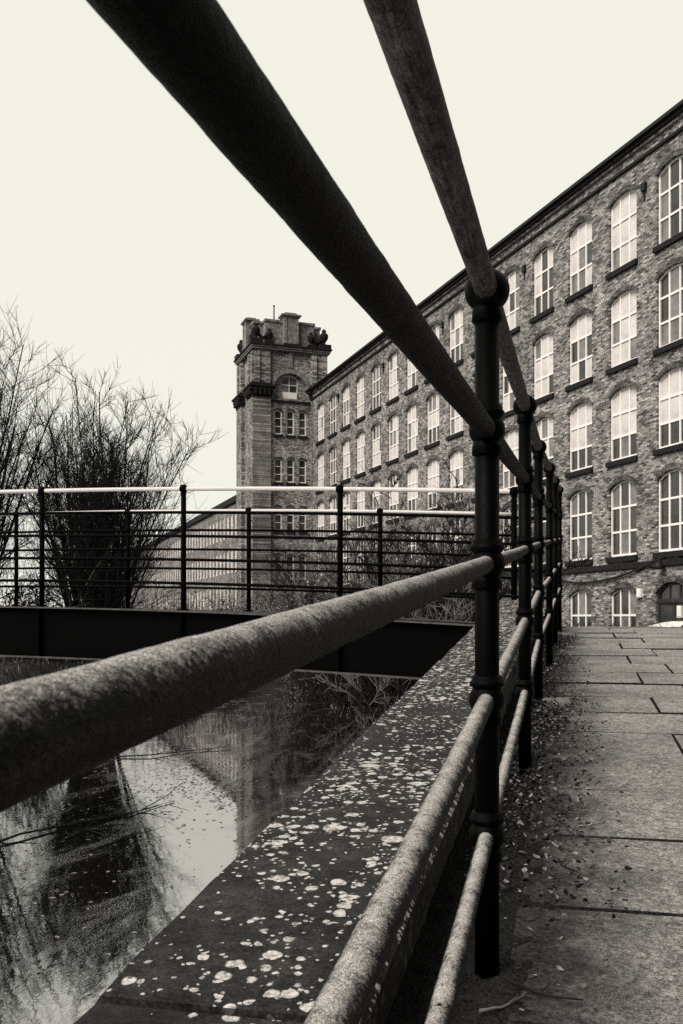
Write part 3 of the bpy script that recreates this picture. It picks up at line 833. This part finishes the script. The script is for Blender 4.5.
# ------------------------------------------------------------------ bare trees and bushes
def stem(p, d, length, r, seg, rg, up=.12, wob=.16):
    pts = [p.copy()]; rad = [r]; d = d.normalized()
    for i in range(seg):
        d = (d + Vector((rg.gauss(0,wob), rg.gauss(0,wob), rg.gauss(0,wob)+up))*.5).normalized()
        p = p + d*(length/seg); pts.append(p.copy()); rad.append(max(r*(1-.75*(i+1)/seg), .004))
    return pts, rad
def bare_tree(name, loc, H, nst, spread, label, cat, group, seed, r0=.09, tw=12, sub=5, up=.18, minr=.006, trunk_h=.8, fill=None, pale=False, base_r=0):
    rg = random.Random(seed)
    root = empty(name, loc)
    tag(root, label, cat, group)
    trunk = MB(); crown = MB()
    if trunk_h > 0:
        trunk.tube([(0,0,-.25),(0,0,.1),(.05,.02,trunk_h)], [r0*4.2, r0*3.2, r0*2.8], 10)
    for s in range(nst):
        a = 2*math.pi*(s*.618+rg.uniform(-.05,.05)); t = math.sqrt(rg.random())
        d = Vector((math.cos(a)*t*spread, math.sin(a)*t*spread, 1)).normalized()
        br_ = base_r or r0*2.4
        p = Vector((math.cos(a)*br_*t, math.sin(a)*br_*t, trunk_h*rg.uniform(.5,1) if trunk_h > 0 and not base_r else -.1))
        ln = H*rg.uniform(.62, .95)*(1-.30*t*t)
        pts, rad = stem(p, d, ln, r0*rg.uniform(.45,1.15), 8, rg, up*.55*(1-.6*t), .10)
        trunk.tube(pts, rad, 5, 0, False)
        for b in range(tw):
            k = 1-.82*rg.random()**1.25; i = min(int(k*8), 7); q = pts[i].lerp(pts[i+1], k*8-i)
            dd = (pts[i+1]-pts[i]).normalized()
            side = Vector((rg.gauss(0,1), rg.gauss(0,1), rg.gauss(0,.5)+.2)).normalized()
            bl = H*rg.uniform(.10,.26)*(1.15-k*.6)
            bpts, brad = stem(q, dd*.75+side*.75, bl, max(rad[i]*.5, minr*1.4), 4, rg, up*1.6, .2)
            crown.tube(bpts, brad, 3, 0, False)
            for w_ in range(sub):
                kk = rg.uniform(.2, 1); ii = min(int(kk*4), 3); qq = bpts[ii].lerp(bpts[ii+1], kk*4-ii)
                side = Vector((rg.gauss(0,1), rg.gauss(0,1), rg.gauss(0,.6)+.35)).normalized()
                tp, tr = stem(qq, (bpts[ii+1]-bpts[ii]).normalized()*.8+side*.8, bl*rg.uniform(.3,.6), minr, 2, rg, up*1.6, .25)
                crown.tube(tp, tr, 3, 0, False)
    m_ = M['twig_pale'] if pale else M['twig']
    trunk.build('trunk', M['twig'], root); crown.build('crown', m_, root)
    return root
def leafy(mb, c, rx, ry, rz, n, size, rg, mi_fn):
    for _ in range(n):
        while True:
            v = Vector((rg.uniform(-1,1), rg.uniform(-1,1), rg.uniform(-1,1)))
            if .15 < v.length < 1: break
        k = .75+.35*math.sin(v.x*5+c.x)*math.cos(v.y*4+v.z*6+c.y)
        p = c + Vector((v.x*rx*k, v.y*ry*k, v.z*rz*k))
        u = Vector((rg.gauss(0,1), rg.gauss(0,1), rg.gauss(0,1))).normalized(); w2 = u.orthogonal().normalized()
        s = size*rg.uniform(.5,1.3)
        mb.face([p-u*s, p+w2*s*.55, p+u*s, p-w2*s*.55], mi_fn())

def gz_at(x, y):
    a = (x-O.x)*ce - y*se; L = (x-O.x)*se + y*ce
    return ground_z(a, L)
def place(xi, Y):
    X = (xi-CX)/F*Y; return Vector((X, Y, gz_at(X, Y)))

bare_tree('bare_tree', place(96, 38), 12.2, 64, .27, 'fan shaped bare tree with many upright stems behind the footbridge', 'tree', 'bare trees on the far bank', 3, .07, 18, 10, .10, .010, .6, None, False, .85)
bare_tree('bare_tree', place(-52, 36), 15.4, 46, .27, 'taller bare tree cut by the left edge of the photo', 'tree', 'bare trees on the far bank', 4, .085, 17, 8, .12, .010, .6, None, False, .9)
bare_tree('bare_tree', place(428, 36), 9.6, 12, .8, 'sparse arching bare sapling in front of the mill windows', 'tree', 'bare trees on the far bank', 6, .075, 11, 6, .02, .014, .5)
bare_tree('bare_tree', place(385, 36), 8.0, 9, .7, 'small leaning bare sapling among bushes nearer the tower', 'tree', 'bare trees on the far bank', 9, .06, 10, 5, .02, .013, .4)

for xi, Y, H, n_, sd_, lb in ((452, 35, 9.0, 26, 15, 'dense twiggy shrub beside the near railing post in front of the mill'), (405, 35, 9.2, 28, 16, 'dense twiggy shrub rising above the bridge handrails below the sapling'),
        (360, 37, 8.6, 26, 17, 'dense twiggy shrub below the first mill windows past the tower'), (318, 56, 7.0, 22, 18, 'distant twiggy shrub where the tower meets the mill')):
    bare_tree('shrub', place(xi, Y), H, n_, .75, lb, 'shrub', 'twiggy shrubs before the mill', sd_, .035, 14, 10, .03, .016, 0, None, sd_ % 2 == 0, 1.1)

def bush(xi, Y, w, h, n, label, seed, dark=.5, name='bush', twigs=46, leaf=.068):
    rg = random.Random(seed); loc = place(xi, Y); root = empty(name, loc)
    tag(root, label, 'bush', 'bushes on the canal bank')
    mb = MB()
    for _ in range(twigs):
        a = rg.uniform(0, 6.283); t = rg.random()
        pts, rad = stem(Vector((rg.uniform(-.4,.4)*w, rg.uniform(-.3,.3)*w, -.2)), Vector((math.cos(a)*t*.7, math.sin(a)*t*.7, 1)), h*rg.uniform(.7,1.25), .022, 6, rg, .05, .25)
        mb.tube(pts, rad, 3, 0, False)
        for b in range(7):
            i = rg.randrange(1, 6)
            tp, tr = stem(pts[i], Vector((rg.gauss(0,1), rg.gauss(0,1), rg.gauss(.4,.6))), h*rg.uniform(.12,.3), .010, 3, rg, .05, .3)
            mb.tube(tp, tr, 3, 1 if rg.random() < .35 else 0, False)
    mb.build('stem', [M['twig'], M['twig_pale']], root)
    lf = MB()
    for _ in range(7):
        c = Vector((rg.uniform(-.38,.38)*w, rg.uniform(-.3,.3)*w, h*rg.uniform(.18,.72)))
        leafy(lf, c, w*.24, w*.24, h*.27, n//7, leaf, rg, lambda: 0 if rg.random() < dark else 1)
    lf.build('foliage', [M['leaf_dark'], M['leaf_mid']], root)
B = [ (480, 36, 4.4, 5.6, 13000, 'tangled bush hard beside the near railing post, behind the bridge', .5),
      (440, 38, 5.4, 6.8, 16000, 'broad twiggy bush beneath the arching bare sapling', .5),
      (394, 37, 4.8, 6.5, 14000, 'rounded thicket bush left of the arching sapling', .45),
      (350, 39, 5.0, 6.2, 12000, 'leafy bush beneath the right half of the tower junction', .5),
      (306, 64, 6.4, 4.8, 5000, 'low bush straight in front of the tower windows', .5),
      (262, 66, 6.4, 4.4, 3200, 'low straggly bush in front of the tower corner', .4),
      (205, 64, 6.0, 4.0, 1500, 'thin bramble in front of the lower mill wing', .35),
      (160, 52, 5.0, 4.0, 1300, 'thin bramble right of the fan shaped tree', .4),
      (60, 38, 4.0, 3.4, 1800, 'dark bush at the left foot of the fan shaped tree', .85),
      (18, 36, 4.0, 4.4, 2600, 'dark bush beneath the taller tree at the left edge', .9) ]
for i, (xi, Y, w, h, n, lb, dk) in enumerate(B): bush(xi, Y, w, h, n, lb, 40+i, dk)
# rough growth on the bank beyond the bridge
rg = random.Random(77)
mb = MB()
for _ in range(24000):
    a = rg.uniform(-20, 1.5); L = rg.uniform(12.6, 56)
    if -16 < a < -12 and L < 48: continue
    z = ground_z(a, L)
    if z < ZW+.03: continue
    p = Vector((a, L, z-.02)); hgt = rg.uniform(.12, .42); d = Vector((rg.gauss(0,.35), rg.gauss(0,.35), 1)).normalized()
    s = Vector((rg.gauss(0,1), rg.gauss(0,1), 0)).normalized()*.016
    mb.face([p-s, p+s, p+s*.6+d*hgt*.6, p-s*.6+d*hgt*.6], rg.choices((0,1,2),(3,5,1.2))[0]); mb.face([p-s*.6+d*hgt*.6, p+s*.6+d*hgt*.6, p+d*hgt+Vector((rg.gauss(0,.08), rg.gauss(0,.08), -.02))], 0)
gr = mb.build('bank_grass', [M['grass'], M['leaf_dark'], M['leaf_mid']], None, (O.x, O.y, 0), RZF)
tag(gr, 'rough dark grass on the canal bank beyond the bridge', 'grass', None, 'stuff')
for i, (a, L, h, lb) in enumerate([(-2.6, 15.0, 1.5, 'bare twiggy shrub on the bank just past the bridge'), (-4.0, 18.5, 1.6, 'bare twiggy shrub at the water edge under the bridge')]):
    p = al(a, L); p.z = gz_at(p.x, p.y)
    bare_tree('shrub', p, h, 14, .8, lb, 'shrub', 'twiggy shrubs under the bridge', 60+i, .012, 7, 3, .05, .004, 0, None, True)

# ------------------------------------------------------------------ litter, setts, twigs
rg = random.Random(21)
def leaf_face(mb, p, s, mi, flat=.35):
    yaw = rg.uniform(0, 6.283); u = Vector((math.cos(yaw), math.sin(yaw), rg.gauss(0,flat))).normalized()
    w = Vector((-math.sin(yaw), math.cos(yaw), rg.gauss(0,flat))).normalized(); up = Vector((0,0,1))
    c = rg.uniform(.1,.6)*s; wd = rg.uniform(.4,.7)
    n = rg.choice((5,6,7)); ring = []
    for k in range(n):
        t = 6.2832*(k+rg.uniform(-.3,.3))/n; r = s*rg.uniform(.6,1.15)
        ring.append(p + u*math.cos(t)*r + w*math.sin(t)*r*wd*1.3 + up*c*rg.uniform(.2,1.3))
    for k in range(n): mb.face([p, ring[k], ring[(k+1)%n]], mi)
mb = MB()
for _ in range(20000):
    L = rg.uniform(1.2, 9.8); dens = .5+.5*math.sin(L*2.1+1)*math.sin(L*.9)
    if L < 2.2: dens *= .35
    if rg.random() > dens: continue
    a = rg.betavariate(1.5, 3.6)*.50 - .11
    leaf_face(mb, Vector((a, L, path_z(L)+rg.uniform(.002,.02)+(.016 if a < .1 else 0))), rg.uniform(.0035,.012), rg.choices((0,1,2),(5,2.6,5))[0], .45)
for _ in range(420):
    L = rg.uniform(1.3, 10); a = rg.uniform(.1,1.3)**1.4
    leaf_face(mb, Vector((a, L, path_z(L)+.003)), rg.uniform(.003,.010), rg.choices((0,1),(1,1))[0], .1)
lt = mb.build('leaf_litter', [M['litter'], M['litter_pale'], M['soil']], None, (O.x, O.y, 0), RZF)
tag(lt, 'dead leaves heaped along the foot of the railing', 'leaf litter', None, 'stuff')
mb = MB()
for _ in range(7000):
    L = rg.uniform(.8, 9.8); a = rg.gauss(.0, .09)
    if a < -.12 or a > .28 or math.sin(L*4.3)+math.sin(L*1.7+a*20) < -.3: continue
    p = Vector((a, L, path_z(L)-.015)); d = Vector((rg.gauss(0,.7), rg.gauss(0,.7), .8)).normalized(); h = rg.uniform(.010,.05)
    s = Vector((rg.gauss(0,1), rg.gauss(0,1), 0)).normalized()*.0025
    mb.face([p-s, p+s, p+d*h], rg.randrange(2))
ms = mb.build('moss_grass', [M['leaf_dark'], M['grass']], None, (O.x, O.y, 0), RZF)
tag(ms, 'short moss and grass growing in the gap under the railing', 'grass', None, 'stuff')
for i, (x, y, w_, lb) in enumerate(((556, 696, .16, 'pale worn stone sett half sunk beside the third railing post'), (563, 632, .24, 'pale stone sett at the top of the path by the last posts'))):
    Yp = {0: 5.05, 1: 9.3}[i]; p = at(x, y, Yp); a = (p.x-O.x)*ce - p.y*se; L = (p.x-O.x)*se + p.y*ce
    mb = MB(); h = .035; q = .012
    mb.hexa([(-w_/2,-.09,-.05),(w_/2,-.09,-.05),(w_/2,.09,-.05),(-w_/2,.09,-.05),(-w_/2+.004,-.086,h-q),(w_/2-.004,-.086,h-q),(w_/2-.004,.086,h-q),(-w_/2+.004,.086,h-q)])
    mb.hexa([(-w_/2+.004,-.086,h-q),(w_/2-.004,-.086,h-q),(w_/2-.004,.086,h-q),(-w_/2+.004,.086,h-q),(-w_/2+q,-.09+q,h),(w_/2-q,-.09+q,h),(w_/2-q,.09-q,h),(-w_/2+q,.09-q,h)])
    pp = al(a, L, path_z(L)); o = mb.build('stone_sett', M['sett'], None, pp, RZF)
    tag(o, lb, 'stone')
for i, (a, L, yaw, ln, lb, pl) in enumerate(((.10, 1.78, -.5, .16, 'dark curved twig lying on the flags beside the nearest post', False), (.045, 1.72, .9, .12, 'pale bent twig at the foot of the nearest post', True),
        (.14, 2.5, -1.2, .10, 'small dark twig among leaves further up the path', False), (.42, 2.05, -.8, .06, 'short dark twig alone on the bare flagstone', False))):
    mb = MB(); r2 = random.Random(90+i); pts = []
    for k in range(9):
        t = k/8-.5; pts.append((t*ln*math.cos(yaw)-.25*ln*(t*t)*math.sin(yaw), t*ln*math.sin(yaw)+.25*ln*t*t*math.cos(yaw), .006+.012*abs(t)+r2.uniform(0,.003)))
    mb.tube(pts, [.0016+.0018*(1-k/8) for k in range(9)], 6)
    mb.tube([pts[4], (pts[4][0]+.02, pts[4][1]+.025, .02)], [.0016,.0008], 5)
    o = mb.build('twig', M['twig_pale'] if pl else M['twig'], None, al(a, L, path_z(L)), RZF); tag(o, lb, 'twig')

# floating leaves and fallen branches in the canal
mb = MB(); rg = random.Random(31)
def water_at(x, y):
    Y = ZW*F/(HZ-y); return Vector(((x-CX)/F*Y, Y, ZW))
spots = [(205,772,26,14,700),(170,748,34,10,500),(225,795,10,10,160),(150,785,30,12,260),(60,900,50,30,90),(120,800,50,22,130),(30,850,40,25,110),(190,820,25,25,60)]
for (x, y, sx, sy, n) in spots:
    for _ in range(n):
        p = water_at(rg.gauss(x, sx), max(rg.gauss(y, sy), 700)); p.z = ZW + .004
        if (p.x-O.x)*ce - p.y*se > -.6: continue
        yaw = rg.uniform(0,6.283); s = rg.uniform(.012,.05); u = Vector((math.cos(yaw), math.sin(yaw), 0)); w_ = Vector((-u.y, u.x, 0))*.55
        mb.face([p-u*s, p-w_*s+Vector((0,0,.003)), p+u*s, p+w_*s+Vector((0,0,.002))], 1 if rg.random() < .35 else 0)
fl_ = mb.build('floating_leaves', [M['litter'], M['litter_pale']])
tag(fl_, 'scattered pale leaves floating on the canal', 'leaves', None, 'stuff')
def fallen(pts_px, r, lb, seed):
    r2 = random.Random(seed); pts = [water_at(x, y) + Vector((0,0,dz)) for x, y, dz in pts_px]
    o0 = Vector((pts[0].x, pts[0].y, ZW)); mb = MB(); n = len(pts)
    mb.tube([p-o0 for p in pts], [r*(1-.7*i/(n-1)) for i in range(n)], 6)
    for i in range(1, n):
        for b in range(3):
            q = pts[i-1].lerp(pts[i], r2.random()) - o0
            tp, tr = stem(q, (pts[i]-pts[i-1]).normalized()+Vector((r2.gauss(0,.7), r2.gauss(0,.7), r2.gauss(.15,.3))), r2.uniform(.25,.7), r*.45, 4, r2, 0, .25)
            tp = [Vector((p.x, p.y, max(p.z, .0))) for p in tp]
            mb.tube(tp, [max(x, .003) for x in tr], 4, 0, False)
    o = mb.build('fallen_branch', M['twig'], None, o0); tag(o, lb, 'branch', 'branches floating in the canal')
fallen([(-20,850,.02),(20,838,.06),(70,826,.03),(110,822,.08),(140,812,.02),(172,798,.10)], .022, 'long dark fallen branch lying across the water near the rail', 1)
fallen([(60,842,.0),(85,832,.05),(110,838,.02),(128,842,.06),(150,818,.16)], .014, 'forked branch standing up out of the water', 2)
fallen([(100,758,.02),(150,757,.05),(190,752,.03),(232,748,.06)], .02, 'thin branch floating further out beneath the long rail', 3)

# ------------------------------------------------------------------ parked cars beyond the crest
def car(name, X, Y, yaw, paint, label, zg=GZ):
    root = empty(name, (X, Y, zg), yaw); tag(root, label, 'car')
    mb = MB()
    # side profile (along x), lofted across y with tumblehome
    prof = [(-2.0,.35),(-2.05,.75),(-1.95,.98),(-1.55,1.06),(-1.05,1.38),(-.5,1.52),(.3,1.54),(1.0,1.48),(1.6,1.30),(1.98,.98),(2.02,.6),(1.95,.32)]
    def half(z): return .86 if z < 1.0 else .86 - (z-1.0)*.42
    ys = [-1,-.8,0,.8,1]
    vv = []
    for x, z in prof:
        for t in ys:
            drop = .05*(abs(t)**3) if z > 1.0 else 0
            vv.append((x, t*half(z), z-drop))
    n = len(ys)
    fs_ = [(i*n+k, i*n+k+1, (i+1)*n+k+1, (i+1)*n+k) for i in range(len(prof)-1) for k in range(n-1)]
    fs_ += [tuple(i*n for i in range(len(prof)))[::-1], tuple(i*n+n-1 for i in range(len(prof)))]
    mb.raw(vv, fs_, 0, False)
    body = mb.build('body', paint, root)
    mb = MB()
    for sg in (-1, 1):
        for quad in (((-1.0,1.06),(-.05,1.06),(-.05,1.44),(-.55,1.42)), ((.02,1.06),(1.35,1.06),(1.0,1.38),(.02,1.44))):
            mb.face([(x, sg*(half(z)+.012-.05*(1 if z > 1.2 else 0)+.03*(z > 1.2)), z) for x, z in quad])
    mb.face([(-1.54,-.72,1.085),(-1.54,.72,1.085),(-1.07,.58,1.385),(-1.07,-.58,1.385)]); mb.face([(1.63,-.62,1.30),(1.63,.62,1.30),(1.95,.72,1.03),(1.95,-.72,1.03)])
    mb.build('window', M['car_glass'], root)
    for x in (-1.3, 1.3):
        for sg in (-1, 1):
            mb = MB(); mb.tube([(x,sg*.70,.31),(x,sg*.90,.31)], .31, 20); wh = mb.build('wheel', M['rubber'], root)
            mb = MB(); mb.tube([(x,sg*.89,.31),(x,sg*.912,.31)], .19, 16); mb.build('rim', M['hub'], wh)
    for sg in (-1,1):
        mb = MB(); mb.box(-2.06,-1.98,sg*.62-.16,sg*.62+.16,.72,.86); mb.build('headlight', M['pane_pale'], root)
    mb = MB(); mb.tube([(.95,.3,1.47),(1.25,.3,1.75)], .012, 6); mb.build('aerial', M['gutter'], root)
    return root
car('parked_car', 9.25, 25.2, .1, M['car_white'], 'white car whose roof shows over the crest of the path', GZ+.10)
car('parked_car', 10.0, 28.6, .25, M['car_black'], 'black car mostly hidden behind the white car', GZ+.06)

# ------------------------------------------------------------------ camera, light
cam = bpy.data.cameras.new('camera'); co = bpy.data.objects.new('camera', cam); COL.objects.link(co)
co.rotation_euler = (R(90), 0, 0); cam.sensor_width = 36; cam.sensor_fit = 'AUTO'
cam.lens = F/1024*36; cam.shift_y = (HZ-512)/1024; cam.clip_start = .02; cam.clip_end = 3000
cam.dof.use_dof = True; cam.dof.focus_distance = 4.0; cam.dof.aperture_fstop = 40
scn.camera = co

sd = Vector((-.52, -.52, .66)).normalized()
sun = bpy.data.lights.new('sun', 'SUN'); so = bpy.data.objects.new('sun', sun); COL.objects.link(so)
sun.energy = 4.6; sun.angle = R(42); sun.color = (1, .97, .92)
so.rotation_euler = sd.to_track_quat('Z', 'Y').to_euler()

wd = bpy.data.worlds.new('World'); scn.world = wd; wd.use_nodes = True
t = wd.node_tree; t.nodes.clear()
out = t.nodes.new('ShaderNodeOutputWorld'); bg = t.nodes.new('ShaderNodeBackground'); sky = t.nodes.new('ShaderNodeTexSky')
sky.sky_type = 'NISHITA'; sky.sun_disc = False; sky.sun_elevation = math.asin(sd.z); sky.sun_rotation = math.atan2(sd.x, sd.y)
bw = t.nodes.new('ShaderNodeRGBToBW'); mr = t.nodes.new('ShaderNodeMapRange'); mx = t.nodes.new('ShaderNodeMix')
mx.data_type = 'RGBA'; mx.blend_type = 'MULTIPLY'; mx.inputs[0].default_value = 1
mr.clamp = True; mr.inputs[1].default_value = 0; mr.inputs[2].default_value = 12; mr.inputs[3].default_value = 8.8; mr.inputs[4].default_value = 9.2
t.links.new(sky.outputs[0], bw.inputs[0]); t.links.new(bw.outputs[0], mr.inputs[0])
# overcast sky: bright ahead, unseen part behind and right dimmed to deepen shading
tc = t.nodes.new('ShaderNodeTexCoord'); dp = t.nodes.new('ShaderNodeVectorMath'); dp.operation = 'DOT_PRODUCT'
dp.inputs[1].default_value = Vector((-.38, .82, .43)).normalized(); t.links.new(tc.outputs['Generated'], dp.inputs[0])
md = t.nodes.new('ShaderNodeMapRange'); md.interpolation_type = 'SMOOTHSTEP'; md.inputs[1].default_value = -.35; md.inputs[2].default_value = .62
md.inputs[3].default_value = .13; md.inputs[4].default_value = 1.0; t.links.new(dp.outputs['Value'], md.inputs[0])
mm = t.nodes.new('ShaderNodeMath'); mm.operation = 'MULTIPLY'; t.links.new(mr.outputs[0], mm.inputs[0]); t.links.new(md.outputs[0], mm.inputs[1])
t.links.new(mm.outputs[0], mx.inputs[6])
mx.inputs[7].default_value = (1, .995, .89, 1)
t.links.new(mx.outputs[2], bg.inputs[0]); bg.inputs[1].default_value = .1; t.links.new(bg.outputs[0], out.inputs[0])

scn.render.engine = 'CYCLES'
scn.view_settings.view_transform = 'Standard'; scn.view_settings.look = 'None'
scn.view_settings.exposure = 0; scn.view_settings.gamma = 1; scn.view_settings.use_curve_mapping = False
scn.cycles.max_bounces = 6
scn.cycles.use_denoising = False
